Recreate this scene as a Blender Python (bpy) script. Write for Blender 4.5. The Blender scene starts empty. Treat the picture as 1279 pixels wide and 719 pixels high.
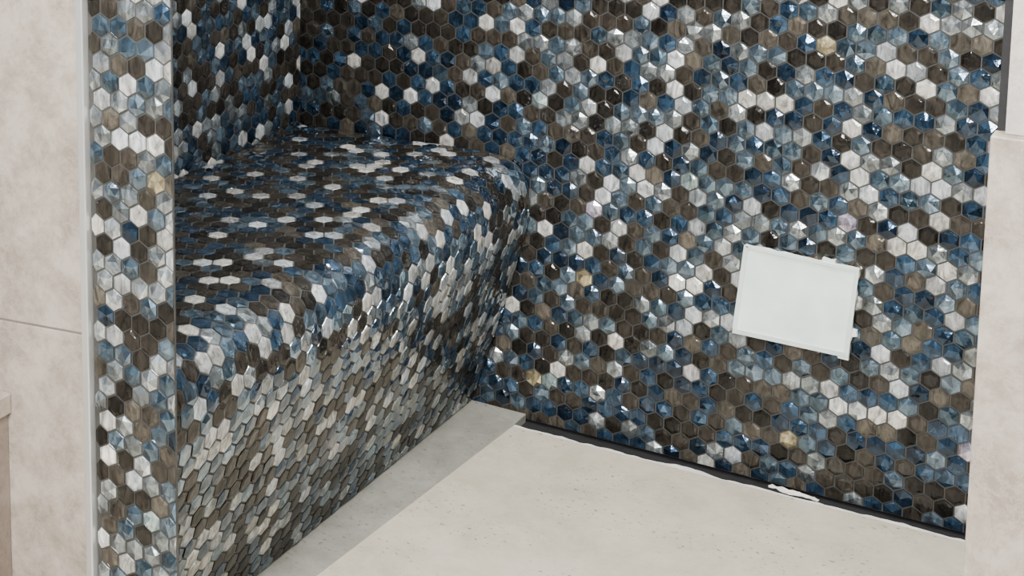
import bpy, math, random, bisect, bmesh
from mathutils import Vector, Matrix, noise
random.seed(23)
S=1.34   # camera height in metres; plan dimensions below are in multiples of it
scene=bpy.context.scene

def link(o): scene.collection.objects.link(o); return o
def setp(o,label=None,category=None,kind=None,group=None):
    if label:o["label"]=label
    if category:o["category"]=category
    if kind:o["kind"]=kind
    if group:o["group"]=group
    return o

# ---------------- materials ----------------
def new_mat(name):
    m=bpy.data.materials.new(name); m.use_nodes=True
    nt=m.node_tree; b=nt.nodes["Principled BSDF"]
    return m,nt,b

def mosaic_mat():
    m,nt,b=new_mat("mosaic_tile")
    N=nt.nodes.new; L=nt.links.new
    a=N("ShaderNodeAttribute"); a.attribute_name="tile_col"
    p=N("ShaderNodeAttribute"); p.attribute_name="tile_prop"
    sep=N("ShaderNodeSeparateColor"); L(p.outputs["Color"],sep.inputs[0])
    tc=N("ShaderNodeTexCoord")
    n=N("ShaderNodeTexNoise"); n.inputs["Scale"].default_value=60; n.inputs["Detail"].default_value=6; n.inputs["Distortion"].default_value=2.2; n.inputs["Roughness"].default_value=.6
    mp=N("ShaderNodeMapping"); mp.inputs["Scale"].default_value=(1,1,.35); mp.inputs["Rotation"].default_value=(.6,.7,.2)
    L(tc.outputs["Object"],mp.inputs[0]); L(mp.outputs[0],n.inputs["Vector"])
    r=N("ShaderNodeMapRange"); r.inputs[1].default_value=.32; r.inputs[2].default_value=.66; r.inputs[3].default_value=.35; r.inputs[4].default_value=1.45
    L(n.outputs["Fac"],r.inputs[0])
    mx=N("ShaderNodeMix"); mx.data_type='RGBA'; mx.blend_type='MULTIPLY'; mx.inputs[0].default_value=1
    L(a.outputs["Color"],mx.inputs[6]); L(r.outputs[0],mx.inputs[7])
    L(mx.outputs[2],b.inputs["Base Color"])
    L(sep.outputs[0],b.inputs["Metallic"]); L(sep.outputs[1],b.inputs["Roughness"])
    b.inputs["Specular IOR Level"].default_value=.03
    L(sep.outputs[2],b.inputs["Coat Weight"]); b.inputs["Coat Roughness"].default_value=.05; b.inputs["Coat IOR"].default_value=1.45
    bn=N("ShaderNodeTexNoise"); bn.inputs["Scale"].default_value=100; bn.inputs["Detail"].default_value=1.5
    L(tc.outputs["Object"],bn.inputs["Vector"])
    bu=N("ShaderNodeBump"); bu.inputs["Strength"].default_value=.35; bu.inputs["Distance"].default_value=.002
    L(bn.outputs["Fac"],bu.inputs["Height"]); L(bu.outputs[0],b.inputs["Normal"]); L(bu.outputs[0],b.inputs["Coat Normal"])
    return m
def plain(name,col,rough=.6,metal=0,noise_s=None,amt=.1,bump=0):
    m,nt,b=new_mat(name)
    b.inputs["Roughness"].default_value=rough; b.inputs["Metallic"].default_value=metal
    N=nt.nodes.new; L=nt.links.new
    tc=N("ShaderNodeTexCoord"); n=N("ShaderNodeTexNoise"); n.inputs["Scale"].default_value=noise_s or 20; n.inputs["Detail"].default_value=6
    L(tc.outputs["Object"],n.inputs["Vector"])
    cr=N("ShaderNodeValToRGB")
    cr.color_ramp.elements[0].position=.3; cr.color_ramp.elements[1].position=.7
    cr.color_ramp.elements[0].color=tuple(c*(1-amt) for c in col)+(1,)
    cr.color_ramp.elements[1].color=tuple(min(1,c*(1+amt)) for c in col)+(1,)
    L(n.outputs["Fac"],cr.inputs[0]); L(cr.outputs[0],b.inputs["Base Color"])
    if bump:
        bu=N("ShaderNodeBump"); bu.inputs["Strength"].default_value=bump; bu.inputs["Distance"].default_value=.003
        L(n.outputs["Fac"],bu.inputs["Height"]); L(bu.outputs[0],b.inputs["Normal"])
    return m
def stone(name,base,light,dark,scale=4,speck=False,rough=.45,vein=.6):
    m,nt,b=new_mat(name); N=nt.nodes.new; L=nt.links.new
    b.inputs["Roughness"].default_value=rough
    tc=N("ShaderNodeTexCoord")
    mp=N("ShaderNodeMapping"); mp.inputs["Rotation"].default_value=(.3,.5,.4); L(tc.outputs["Object"],mp.inputs[0])
    n=N("ShaderNodeTexNoise"); n.inputs["Scale"].default_value=scale; n.inputs["Detail"].default_value=13; n.inputs["Roughness"].default_value=.78; n.inputs["Distortion"].default_value=.2
    L(mp.outputs[0],n.inputs["Vector"])
    cr=N("ShaderNodeValToRGB"); e=cr.color_ramp.elements
    e[0].position=.40; e[0].color=dark+(1,); e[1].position=.60; e[1].color=light+(1,)
    x=e.new(.5); x.color=base+(1,)
    L(n.outputs["Fac"],cr.inputs[0]); out=cr.outputs[0]
    n2=N("ShaderNodeTexNoise"); n2.inputs["Scale"].default_value=scale*.9; n2.inputs["Detail"].default_value=10; n2.inputs["Distortion"].default_value=.4; n2.inputs["Roughness"].default_value=.76
    L(mp.outputs[0],n2.inputs["Vector"])
    ab=N("ShaderNodeMath"); ab.operation='SUBTRACT'; ab.inputs[1].default_value=.5; L(n2.outputs["Fac"],ab.inputs[0])
    a2=N("ShaderNodeMath"); a2.operation='ABSOLUTE'; L(ab.outputs[0],a2.inputs[0])
    mr=N("ShaderNodeMapRange"); mr.inputs[1].default_value=0; mr.inputs[2].default_value=.03; mr.inputs[3].default_value=vein; mr.inputs[4].default_value=0
    L(a2.outputs[0],mr.inputs[0])
    mx=N("ShaderNodeMix"); mx.data_type='RGBA'; L(mr.outputs[0],mx.inputs[0]); L(out,mx.inputs[6]); mx.inputs[7].default_value=light+(1,)
    out=mx.outputs[2]
    if speck:
        n3=N("ShaderNodeTexNoise"); n3.inputs["Scale"].default_value=140; n3.inputs["Detail"].default_value=1.5
        mp3=N("ShaderNodeMapping"); mp3.inputs["Scale"].default_value=(.7,1.1,1); L(tc.outputs["Object"],mp3.inputs[0]); L(mp3.outputs[0],n3.inputs["Vector"])
        m3=N("ShaderNodeMapRange"); m3.inputs[1].default_value=.66; m3.inputs[2].default_value=.69; m3.inputs[3].default_value=0; m3.inputs[4].default_value=.85
        L(n3.outputs["Fac"],m3.inputs[0])
        n4=N("ShaderNodeTexNoise"); n4.inputs["Scale"].default_value=7; L(tc.outputs["Object"],n4.inputs["Vector"])
        m4=N("ShaderNodeMapRange"); m4.inputs[1].default_value=.43; m4.inputs[2].default_value=.58; L(n4.outputs["Fac"],m4.inputs[0])
        mm=N("ShaderNodeMath"); mm.operation='MULTIPLY'; L(m3.outputs[0],mm.inputs[0]); L(m4.outputs[0],mm.inputs[1])
        mx3=N("ShaderNodeMix"); mx3.data_type='RGBA'; L(mm.outputs[0],mx3.inputs[0]); L(out,mx3.inputs[6]); mx3.inputs[7].default_value=(.12,.085,.055,1)
        out=mx3.outputs[2]
    L(out,b.inputs["Base Color"])
    return m

M_mos=mosaic_mat()
M_grout=plain("grout",(.035,.034,.031),.6,0,60,.25,.3)
M_wallstone=stone("wall_stone",(.30,.255,.212),(.385,.338,.29),(.225,.188,.153),15,vein=.55)
M_whitestone=stone("white_stone",(.39,.355,.32),(.48,.45,.41),(.31,.28,.245),14)
M_floor=stone("floor_stone",(.44,.395,.31),(.49,.45,.36),(.395,.35,.27),9,True,.4,.3)
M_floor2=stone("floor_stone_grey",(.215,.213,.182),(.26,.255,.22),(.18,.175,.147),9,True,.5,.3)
M_black=plain("black_membrane",(.004,.004,.005),.8,0,40,.4,.6)
M_metal=plain("satin_metal",(.66,.665,.65),.35,.7,10,.05)
M_metal2=plain("dark_board",(.03,.03,.032),.8,0,10,.05)
M_white=plain("white_board",(.78,.88,.83),.3,0,16,.10,.05)
M_rim=plain("white_rim",(.66,.75,.71),.25,0,30,.08,.1)
M_tape=plain("grey_tape",(.60,.68,.65),.45,0,40,.1,.2)
M_edge=plain("pale_edge",(.60,.585,.53),.5,0,30,.15)
M_joint=plain("joint_grout",(.14,.125,.11),.8,0,30,.05)
M_ledge=stone("ledge_stone",(.17,.135,.11),(.22,.18,.15),(.13,.10,.08),8)
M_ceil=plain("ceiling_paint",(.8,.8,.79),.9,0,8,.02)
M_paper=plain("torn_film",(.62,.60,.55),.6,0,60,.2,.5)

# ---------------- helpers ----------------
def box(name,x0,x1,y0,y1,z0,z1,mat,bev=0):
    vs=[(x,y,z) for x in(x0,x1) for y in(y0,y1) for z in(z0,z1)]
    fs=[(0,1,3,2),(4,6,7,5),(0,4,5,1),(2,3,7,6),(0,2,6,4),(1,5,7,3)]
    me=bpy.data.meshes.new(name); me.from_pydata(vs,[],fs); me.materials.append(mat)
    o=link(bpy.data.objects.new(name,me))
    if bev:
        b=o.modifiers.new("b",'BEVEL'); b.width=bev; b.segments=2
    return o
def prism(name,poly,axis,a,b,mats,bev=0):
    n=len(poly)
    if axis=='y': vs=[(p[0],a,p[1]) for p in poly]+[(p[0],b,p[1]) for p in poly]
    else: vs=[(p[0],p[1],a) for p in poly]+[(p[0],p[1],b) for p in poly]
    fs=[tuple(range(n))[::-1],tuple(range(n,2*n))]+[(i,(i+1)%n,(i+1)%n+n,i+n) for i in range(n)]
    me=bpy.data.meshes.new(name); me.from_pydata(vs,[],fs)
    for m in mats: me.materials.append(m)
    bm=bmesh.new(); bm.from_mesh(me); bmesh.ops.recalc_face_normals(bm,faces=bm.faces); bm.to_mesh(me); bm.free()
    o=link(bpy.data.objects.new(name,me))
    if bev:
        bb=o.modifiers.new("b",'BEVEL'); bb.width=bev; bb.segments=2
    return o
def merge(name,objs):
    vs=[];fs=[];mi=[];mats=[]
    dg=bpy.context.evaluated_depsgraph_get()
    for o in objs:
        me=o.evaluated_get(dg).to_mesh(); off=len(vs)
        vs+= [tuple(o.matrix_world@v.co) for v in me.vertices]
        ms=[m for m in o.data.materials]
        for m in ms:
            if m not in mats:mats.append(m)
        for p in me.polygons:
            fs.append(tuple(i+off for i in p.vertices)); mi.append(mats.index(ms[p.material_index]))
    me=bpy.data.meshes.new(name); me.from_pydata(vs,[],fs)
    for m in mats: me.materials.append(m)
    for p,i in zip(me.polygons,mi): p.material_index=i
    for o in objs: bpy.data.objects.remove(o)
    return link(bpy.data.objects.new(name,me))

def lerp(a,b,t): return tuple(x+(y-x)*t for x,y in zip(a,b))
def pick(w):
    k=random.choices(range(7),weights=w[:7])[0]; j=random.random(); v=random.uniform(.8,1.2)
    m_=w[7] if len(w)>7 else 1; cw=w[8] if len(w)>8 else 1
    if k==0: c=lerp((.010,.009,.0075),(.034,.029,.023),j); p=(.1,.2,.55); f='low'
    elif k==1:
        c=lerp((.25,.26,.26),(.58,.58,.56),j); p=(.25,.2,.85); f='low'
        t=random.choice([(1,1,1),(.93,.98,1.04),(1.03,.99,.93)]); c=tuple(a*b for a,b in zip(c,t))
    elif k==2: c=lerp((.009,.020,.037),(.028,.058,.098),j); p=(.6,.15,.9); f='cut'
    elif k==3: c=lerp((.045,.077,.107),(.14,.195,.245),j); p=(.75,.18,.9); f='cut'
    elif k==4: c=lerp((.16,.185,.195),(.38,.41,.42),j); p=(.75,.2,.9); f='cut'
    elif k==5: c=lerp((.034,.030,.024),(.080,.070,.055),j); p=(.15,.22,.65); f='low'
    else: c=random.choice([(.50,.42,.25),(.46,.42,.53),(.40,.52,.52)]); p=(.7,.15,.9); f='cut'
    return tuple(x*v*m_ for x in c),(p[0],p[1]*random.uniform(.8,1.3),p[2]*cw),f

PITCH0=.0226*S
def mosaic(name,u0,u1,v0,v1,surf,weights,thick=.03,nv=1,ou=0,ov=0,PITCH=PITCH0,hs=1.0):
    ROW=PITCH*.866; R=PITCH/math.sqrt(3)
    vs=[];fs=[];mi=[];fc=[];fp=[];clo=lambda x,a,b:max(a,min(b,x))
    def P(u,v,h):
        p,n=surf(u,v); return tuple(Vector(p)+Vector(n)*h)
    g=.0008
    rr=R-g*1.15
    row=0; v=v0+ov
    while v<v1+R*.6:
        u=u0+ou+(PITCH/2 if row%2 else 0)
        while u<u1+PITCH*.4:
            cu,cv=u,v
            cor=[(cu+rr*math.sin(math.radians(60*k)),cv+rr*math.cos(math.radians(60*k))) for k in range(6)]
            cc=[(clo(a,u0+g,u1-g),clo(b,v0+g,v1-g)) for a,b in cor]
            ar=abs(sum(cc[i][0]*cc[(i+1)%6][1]-cc[(i+1)%6][0]*cc[i][1] for i in range(6)))/2
            if ar>.12*2.6*rr*rr:
                mu=sum(c[0] for c in cc)/6; mv=sum(c[1] for c in cc)/6
                col,prop,st=pick(weights(mu,mv))
                h=.0012
                tu,tv=random.gauss(0,.02),random.gauss(0,.02)
                H=lambda a,b,e=0:h+(a-mu)*tu+(b-mv)*tv+e*hs
                off=len(vs)
                for a,b in cc: vs.append(P(a,b,-.0005))
                ins=[(mu+(a-mu)*.94,mv+(b-mv)*.94) for a,b in cc]
                for a,b in ins: vs.append(P(a,b,H(a,b)))
                F=[(off+i,off+6+i,off+6+(i+1)%6,off+(i+1)%6) for i in range(6)]
                if st=='cut' and ar>2*rr*rr and random.random()<.6:
                    s=random.randint(0,1)
                    for k in range(3):
                        i=2*k+s; t=random.uniform(.35,.65)
                        a=mu+(ins[i][0]-mu)*t; b=mv+(ins[i][1]-mv)*t
                        vs.append(P(a,b,H(a,b,random.uniform(.0004,.0046))))
                    q=[off+12,off+13,off+14]; c=lambda i:off+6+(i%6)
                    F.append((q[0],q[2],q[1]))
                    for k in range(3):
                        i=2*k+s; n=(k+1)%3
                        F+= [(c(i),q[k],c(i+1)),(c(i+1),q[k],q[n]),(c(i+1),q[n],c(i+2))]
                elif st=='low' and ar>2*rr*rr:
                    e=random.uniform(.0005,.0015); t1,t2=random.gauss(0,.06),random.gauss(0,.06)
                    for a,b in ins:
                        a2=mu+(a-mu)*.66; b2=mv+(b-mv)*.66
                        vs.append(P(a2,b2,H(a2,b2,e+(a2-mu)*t1+(b2-mv)*t2)))
                    F+=[(off+6+i,off+12+i,off+12+(i+1)%6,off+6+(i+1)%6) for i in range(6)]
                    F.append(tuple(off+12+i for i in range(6)))
                else:
                    e=random.uniform(.0012,.0042) if st=='cut' else random.uniform(.0002,.0014)
                    o_=.4 if st=='cut' else .3
                    a=mu+random.uniform(-o_,o_)*rr*(ar/(2.6*rr*rr)); b=mv+random.uniform(-o_,o_)*rr*(ar/(2.6*rr*rr))
                    vs.append(P(a,b,H(a,b,e)))
                    F+=[(off+6+i,off+12,off+6+(i+1)%6) for i in range(6)]
                lo,hi=(.55,1.65) if st=='cut' else (.88,1.12)  # facet brightness painted in at random, imitating iridescent reflections
                for f in F:
                    fs.append(f); mi.append(0); q_=random.uniform(lo,hi)
                    fc.append(tuple(min(.92,x*q_) for x in col)); fp.append(prop)
            u+=PITCH
        v+=ROW; row+=1
    off=len(vs)
    for i in range(nv+1):
        vv=v0+(v1-v0)*i/nv
        vs.append(P(u0,vv,0)); vs.append(P(u1,vv,0)); vs.append(P(u0,vv,-thick)); vs.append(P(u1,vv,-thick))
    for i in range(nv):
        a=off+4*i; b=a+4
        for f in [(a,a+1,b+1,b),(a+2,b+2,b+3,a+3),(a,b,b+2,a+2),(a+1,a+3,b+3,b+1)]:
            fs.append(f); mi.append(1); fc.append((.2,.2,.2)); fp.append((0,.8,0))
    for f in [(off,off+2,off+3,off+1),(off+4*nv,off+4*nv+1,off+4*nv+3,off+4*nv+2)]:
        fs.append(f); mi.append(1); fc.append((.2,.2,.2)); fp.append((0,.8,0))
    me=bpy.data.meshes.new(name); me.from_pydata(vs,[],fs)
    me.materials.append(M_mos); me.materials.append(M_grout)
    me.polygons.foreach_set("material_index",mi)
    A=me.attributes.new("tile_col",'FLOAT_COLOR','FACE'); A.data.foreach_set("color",[x for c in fc for x in (*c,1)])
    A=me.attributes.new("tile_prop",'FLOAT_COLOR','FACE'); A.data.foreach_set("color",[x for c in fp for x in (*c,1)])
    me.update()
    p=me.polygons[8]
    if p.normal.dot(Vector(surf(u0+ou,v0+ov)[1]))<0: me.flip_normals()
    return link(bpy.data.objects.new(name,me))

# weights: [dark brown, white, navy glass, steel blue, silver, taupe, rare, (painted light and shade multiplier), (gloss)]
XL=-1.2231*S; YB=2.06*S; YF=1.15*S; XR=-.03*S; ZT=1.62*S; YP=1.208*S
R0=PITCH0/math.sqrt(3)
def nz(a,b,s=5,o=0): return noise.noise(Vector((a*s+o,b*s,o)))
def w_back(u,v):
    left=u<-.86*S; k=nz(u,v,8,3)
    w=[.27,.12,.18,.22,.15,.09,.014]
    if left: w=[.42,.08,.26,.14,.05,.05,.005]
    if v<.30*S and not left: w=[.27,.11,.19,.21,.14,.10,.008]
    if v<.13*S and not left: w=[.38,.06,.28,.14,.06,.08,.01]  # darker tile mix painted low down, imitating shadow and reflection of the gap
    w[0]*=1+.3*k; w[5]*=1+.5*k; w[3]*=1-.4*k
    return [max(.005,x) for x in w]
def w_left(u,v): return [.24,.17,.22,.24,.14,.01,.0]
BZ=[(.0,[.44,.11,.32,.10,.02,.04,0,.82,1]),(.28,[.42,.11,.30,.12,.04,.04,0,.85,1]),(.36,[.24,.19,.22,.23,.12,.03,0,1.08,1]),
    (.44,[.26,.19,.22,.22,.11,.03,0,1.0,1]),(.52,[.34,.14,.25,.23,.08,.02,0,.80,.6]),(.80,[.38,.12,.27,.22,.05,.02,0,.72,.5])]  # lip painted brighter for its highlight, front darker against floor reflection, seat dimmer
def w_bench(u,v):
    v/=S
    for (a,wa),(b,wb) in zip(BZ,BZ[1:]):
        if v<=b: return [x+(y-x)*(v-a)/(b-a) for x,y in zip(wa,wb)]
    return BZ[-1][1]
def w_jamb(u,v): return [.22,.09,.07,.23,.28,.14,.012]

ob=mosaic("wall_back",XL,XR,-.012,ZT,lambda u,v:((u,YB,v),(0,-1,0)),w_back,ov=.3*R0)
setp(ob,"back wall clad in blue, white and brown hexagonal mosaic",None,"structure")
ob=mosaic("wall_left",YP+.001,YB-.0003,0.0,ZT,lambda u,v:((XL,u,v),(1,0,0)),w_left,ou=.4*R0)
setp(ob,"side wall above the bench in hexagonal mosaic",None,"structure")
ob=mosaic("wall_right",YP+.06*S,YB-.002,0,ZT,lambda u,v:((XR,u,v),(-1,0,0)),w_left)
setp(ob,"side wall of the shower in hexagonal mosaic",None,"structure")

# ---------------- bench ----------------
prof=[(-1.2175,.3585),(-1.12,.360),(-1.03,.3615),(-.96,.3635),(-.920,.3635),(-.895,.3595),(-.876,.349),(-.865,.330),(-.861,.305),(-.8625,.275),(-.869,.245),(-.885,.185),(-.9013,.1252),(-.921,.063),(-.9415,.0)]
prof=[Vector((a*S,b*S)) for a,b in prof]
dense=[]
for i in range(len(prof)-1):
    p0=prof[max(i-1,0)];p1=prof[i];p2=prof[i+1];p3=prof[min(i+2,len(prof)-1)]
    for k in range(8):
        t=k/8
        dense.append(.5*((2*p1)+(p2-p0)*t+(2*p0-5*p1+4*p2-p3)*t*t+(3*p1-p0-3*p2+p3)*t**3))
dense.append(prof[-1])
acc=[0]
for i in range(1,len(dense)): acc.append(acc[-1]+(dense[i]-dense[i-1]).length)
TOT=acc[-1]
def bsurf(u,v):
    v_=max(0,min(TOT-1e-6,v)); i=max(0,min(len(dense)-2,bisect.bisect_right(acc,v_)-1))
    t=(v_-acc[i])/(acc[i+1]-acc[i]); p=dense[i].lerp(dense[i+1],t)
    def tan(j):
        a=dense[max(j-1,0)];b=dense[min(j+1,len(dense)-1)]; return (b-a).normalized()
    d=tan(i).lerp(tan(i+1),t).normalized()
    return (p.x,u,p.y),(-d.y,0,d.x)
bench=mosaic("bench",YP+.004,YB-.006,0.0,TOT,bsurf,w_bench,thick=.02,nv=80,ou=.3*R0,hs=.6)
setp(bench,"built-in curved shower bench covered in hexagonal glass and marble mosaic","bench")

# ---------------- entrance jamb ----------------
XJ=-.8117*S
ob=mosaic("wall_jamb",-.9035*S,XJ-.0005,0.0,ZT,lambda u,v:((u,YF,v),(0,-1,0)),w_jamb,thick=.003,ou=.35*R0,ov=.5*R0,PITCH=.0196*S)
setp(ob,"narrow mosaic-clad wall end beside the shower entrance",None,"structure")
ob=prism("wall_partition",[(-2.2*S,YF+.0032),(XJ-.0006,YF+.0032),(-.8590*S,YP),(-2.2*S,YP)],'z',0,ZT,[M_metal2])
setp(ob,"partition wall behind the stone tiles",None,"structure")
ob=box("trim_1",-.9125*S,-.9045*S,YF-.010,YF+.003,0,ZT,M_metal,.0015)
setp(ob,"satin metal edge profile between stone tile and mosaic",None,"structure")

def zj(x): return (.4097+(x+.9159)*.075)*S
g=.0014
a=prism("t",[(-2.2*S,0),(-.9130*S,0),(-.9130*S,zj(-.9159)-g),(-2.2*S,zj(-2.2)-g)],'y',YF-.008,YF+.003,[M_wallstone],bev=.001)
b=prism("t",[(-2.2*S,zj(-2.2)+g),(-.9130*S,zj(-.9159)+g),(-.9130*S,ZT),(-2.2*S,ZT)],'y',YF-.008,YF+.003,[M_wallstone],bev=.001)
c_=prism("t",[(-2.2*S,zj(-2.2)-g),(-.9132*S,zj(-.9159)-g),(-.9132*S,zj(-.9159)+g),(-2.2*S,zj(-2.2)+g)],'y',YF-.0072,YF+.0029,[M_joint])
bpy.context.view_layer.update()
ob=merge("wall_front",[a,b,c_]); setp(ob,"beige stone-look wall tiles with a thin joint",None,"structure")

led=bpy.data.objects.new("stone_ledge",None); link(led); led.location=(-1.15*S,YF-.12,0)
setp(led,"low brown stone ledge with pale top slab beside the tiled wall","ledge")
def child(o,p):
    o.parent=p; o.matrix_parent_inverse=Matrix.Translation(-p.location); return o
t=box("top_slab",-1.4*S,-1.0010*S,YF-.26,YF-.0085,.310*S,.3305*S,M_wallstone,.002); child(t,led)
t["label"]="pale stone top slab"
t=box("base",-1.4*S,-1.0055*S,YF-.255,YF-.0085,0,.310*S,M_ledge,.002); child(t,led)
t["label"]="brown stone base"

# ---------------- right stub ----------------
ob=box("wall_stub",-.168*S,.9*S,YF+.012,YF+.10,0,ZT,M_black); setp(ob,"dark backing board of the wall beside the opening",None,"structure")
lo=box("t",-.1691*S,.9*S,YF-.012,YF+.0115,0,.7110*S,M_wallstone,.0015)
up=box("t",-.1620*S,.9*S,YF+.000,YF+.0115,.7112*S,ZT,M_whitestone,.0005)
bpy.context.view_layer.update()
ob=merge("wall_entrance",[lo,up]); setp(ob,"beige stone tiles with a whiter tile course above, beside the opening",None,"structure")

# ---------------- floor ----------------
parts=[]
parts.append(box("t",-2.3*S,1.2*S,-.6*S,YB+.04,-.06,-.018,M_black))
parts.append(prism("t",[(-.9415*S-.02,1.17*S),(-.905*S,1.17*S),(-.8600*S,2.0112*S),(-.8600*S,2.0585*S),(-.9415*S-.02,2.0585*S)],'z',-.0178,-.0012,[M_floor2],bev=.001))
def ye(x): return (2.0105+.0125*(x/S+.859)/.829)*S
parts.append(prism("t",[(-.9040*S,1.17*S),(XR-.001,1.17*S),(XR-.001,ye(XR)),(-.8590*S,2.0105*S)],'z',-.0178,0,[M_floor],bev=.0008))
parts.append(box("t",-2.3*S,1.2*S,-.6*S,1.1685*S,-.0178,-.0005,M_floor,.001))
N_=160; top=[];bot=[]
for i in range(N_+1):
    t=i/N_; x=-.8585*S+(XR-.002+.8585*S)*t; y=ye(x)+.0001
    bot.append((x,y)); top.append((x,y+max(.001,.0055+.004*nz(x,0,16)+.004*nz(x,0,60)+(.014*max(0,nz(x,2,9))))))
parts.append(prism("t",bot+top[::-1],'z',-.0178,-.0003,[M_edge]))
bpy.context.view_layer.update()
ob=merge("floor",parts); setp(ob,"cream stone floor tiles with a black gap along the mosaic wall",None,"structure")
ob=box("ceiling",-2.3*S,1.2*S,-1.6*S,YB+.1,ZT+.001,ZT+.05,M_ceil); setp(ob,"plain white ceiling",None,"structure")

# ---------------- white cover panel ----------------
pan=bpy.data.objects.new("cover_panel",None); link(pan); pan.location=(-.509*S,YB-.005,.24*S)
setp(pan,"white rectangular cover board taped onto the mosaic wall","panel")
c=[(-.5722,.2997),(-.4366,.2947),(-.4434,.1825),(-.5827,.1829)]
def edge(p,q,n,j):
    out=[]
    for i in range(n):
        t=i/n; d=random.uniform(-j,j) if i else 0
        nx,ny=(q[1]-p[1]),-(q[0]-p[0]); l=math.hypot(nx,ny)
        out.append(((p[0]+(q[0]-p[0])*t+nx/l*d)*S,(p[1]+(q[1]-p[1])*t+ny/l*d)*S))
    return out
poly=[]
for i in range(4): poly+=edge(c[i],c[(i+1)%4],14,.0010)
t=prism("board",poly,'y',YB-.013,YB-.0045,[M_white],bev=.001); child(t,pan)
def quad(nm,p,y0,y1,m,lab=None):
    t=prism(nm,[(x*S,z*S) for x,z in p],'y',y0,y1,[m],bev=.0004); child(t,pan)
    if lab:t["label"]=lab
y0,y1=YB-.0152,YB-.0128
quad("tape",[(-.5829,.1822),(-.4432,.1812),(-.4431,.1875),(-.5822,.1885)],y0,y1,M_tape,"pale grey tape strip along the edge")
quad("tape",[(-.5829,.1885),(-.5775,.1885),(-.5672,.2990),(-.5726,.2997)],y0,y1,M_rim)
quad("tape",[(-.5726,.3000),(-.4362,.2951),(-.4365,.2905),(-.5670,.2952)],y0,y1,M_rim)
quad("tape",[(-.4365,.2905),(-.4415,.2905),(-.4490,.1875),(-.4432,.1873)],y0,y1,M_rim)
y0,y1=YB-.0130,YB-.0050
quad("tab",[(-.4800,.2945),(-.4640,.2945),(-.4645,.3010),(-.4700,.2995),(-.4790,.3015)],y0,y1,M_white)
quad("tab",[(-.4420,.2080),(-.4350,.2100),(-.4360,.2170),(-.4415,.2180)],y0,y1,M_white)
quad("tab",[(-.4560,.1780),(-.4436,.1775),(-.4436,.1840),(-.4570,.1840)],y0,y1,M_white)

# ---------------- torn film scrap by the gap ----------------
me=bpy.data.meshes.new("torn_film"); vs=[];fs=[]
rs=random.Random(4)
prof_w=[.10,.35,.30,.62,.85,.70,.95,.55,.62,.35,.42,.28,.30,.08]
n=len(prof_w)
for i,w in enumerate(prof_w):
    t=i/(n-1)
    x=(-.524+t*.060)*S; w*=.011; ce=.002*math.sin(t*11)+(.004*(1-t))
    for k in range(5):
        s=k/4-.5
        vs.append((x+rs.uniform(-.0015,.0015),2.0235*S+ce+s*w*1.5,.0012+rs.uniform(0,.0065)*(1-abs(s)*1.2)+(.002 if k==4 else 0)))
for i in range(n-1):
    for k in range(4):
        a=i*5+k; fs.append((a,a+5,a+6,a+1))
me.from_pydata(vs,[],fs); me.materials.append(M_paper)
o=link(bpy.data.objects.new("torn_film",me)); sm=o.modifiers.new("s",'SOLIDIFY'); sm.thickness=.0005
setp(o,"crumpled pale scrap of torn film beside the black gap","scrap")

# ---------------- lights ----------------
def area(name,loc,target,size,power,col=(1,1,1),sy=None,shape='RECTANGLE'):
    l=bpy.data.lights.new(name,'AREA'); l.energy=power; l.size=size; l.shape=shape
    if sy: l.size_y=sy
    l.color=col
    o=link(bpy.data.objects.new(name,l)); o.location=loc
    o.rotation_euler=(Vector(target)-Vector(loc)).to_track_quat('-Z','Y').to_euler(); return o
area("room_light",(-.6,.75,ZT-.05),(-.6,2.0,0),.4,100,(1,.98,.95),.8)
area("room_fill",(-.3,-1.3,1.9),(-.6,2.2,.5),.6,120,(1,.98,.96),.4)
area("shower_light",(-.55,2.2,ZT-.03),(-.55,2.2,0),.5,38,(1,.99,.97),.14)
for x,y,p in [(-.35,2.5,12),(-1.0,.9,14),(.35,1.0,12),(-1.0,-.2,18),(.4,-.3,18)]:
    area("glint_light",(x,y,ZT-.02),(x,y,0),.09,p,(1,.98,.95),shape='DISK')  # unseen ceiling discs added to make glints on the facets
w=bpy.data.worlds.new("World"); scene.world=w; w.use_nodes=True
w.node_tree.nodes["Background"].inputs[0].default_value=(.80,.90,1,1)
w.node_tree.nodes["Background"].inputs[1].default_value=.40

# ---------------- camera ----------------
eX=Vector((.8102,-.0750,.5813)); eY=Vector((.5858,.1268,-.8004)); 
eX.normalize(); eY=(eY-eX*eY.dot(eX)).normalized(); eZ=eX.cross(eY)
M=Matrix((eX,eY,eZ)).to_4x4(); M.translation=Vector((0,0,S))
cd=bpy.data.cameras.new("Camera"); cam=link(bpy.data.objects.new("Camera",cd)); cam.matrix_world=M
cd.sensor_width=36; cd.lens=2070/1279*36; cd.shift_x=(639.5-185)/1279; cd.shift_y=-(359.5+83)/1279
cd.clip_start=.02
scene.camera=cam
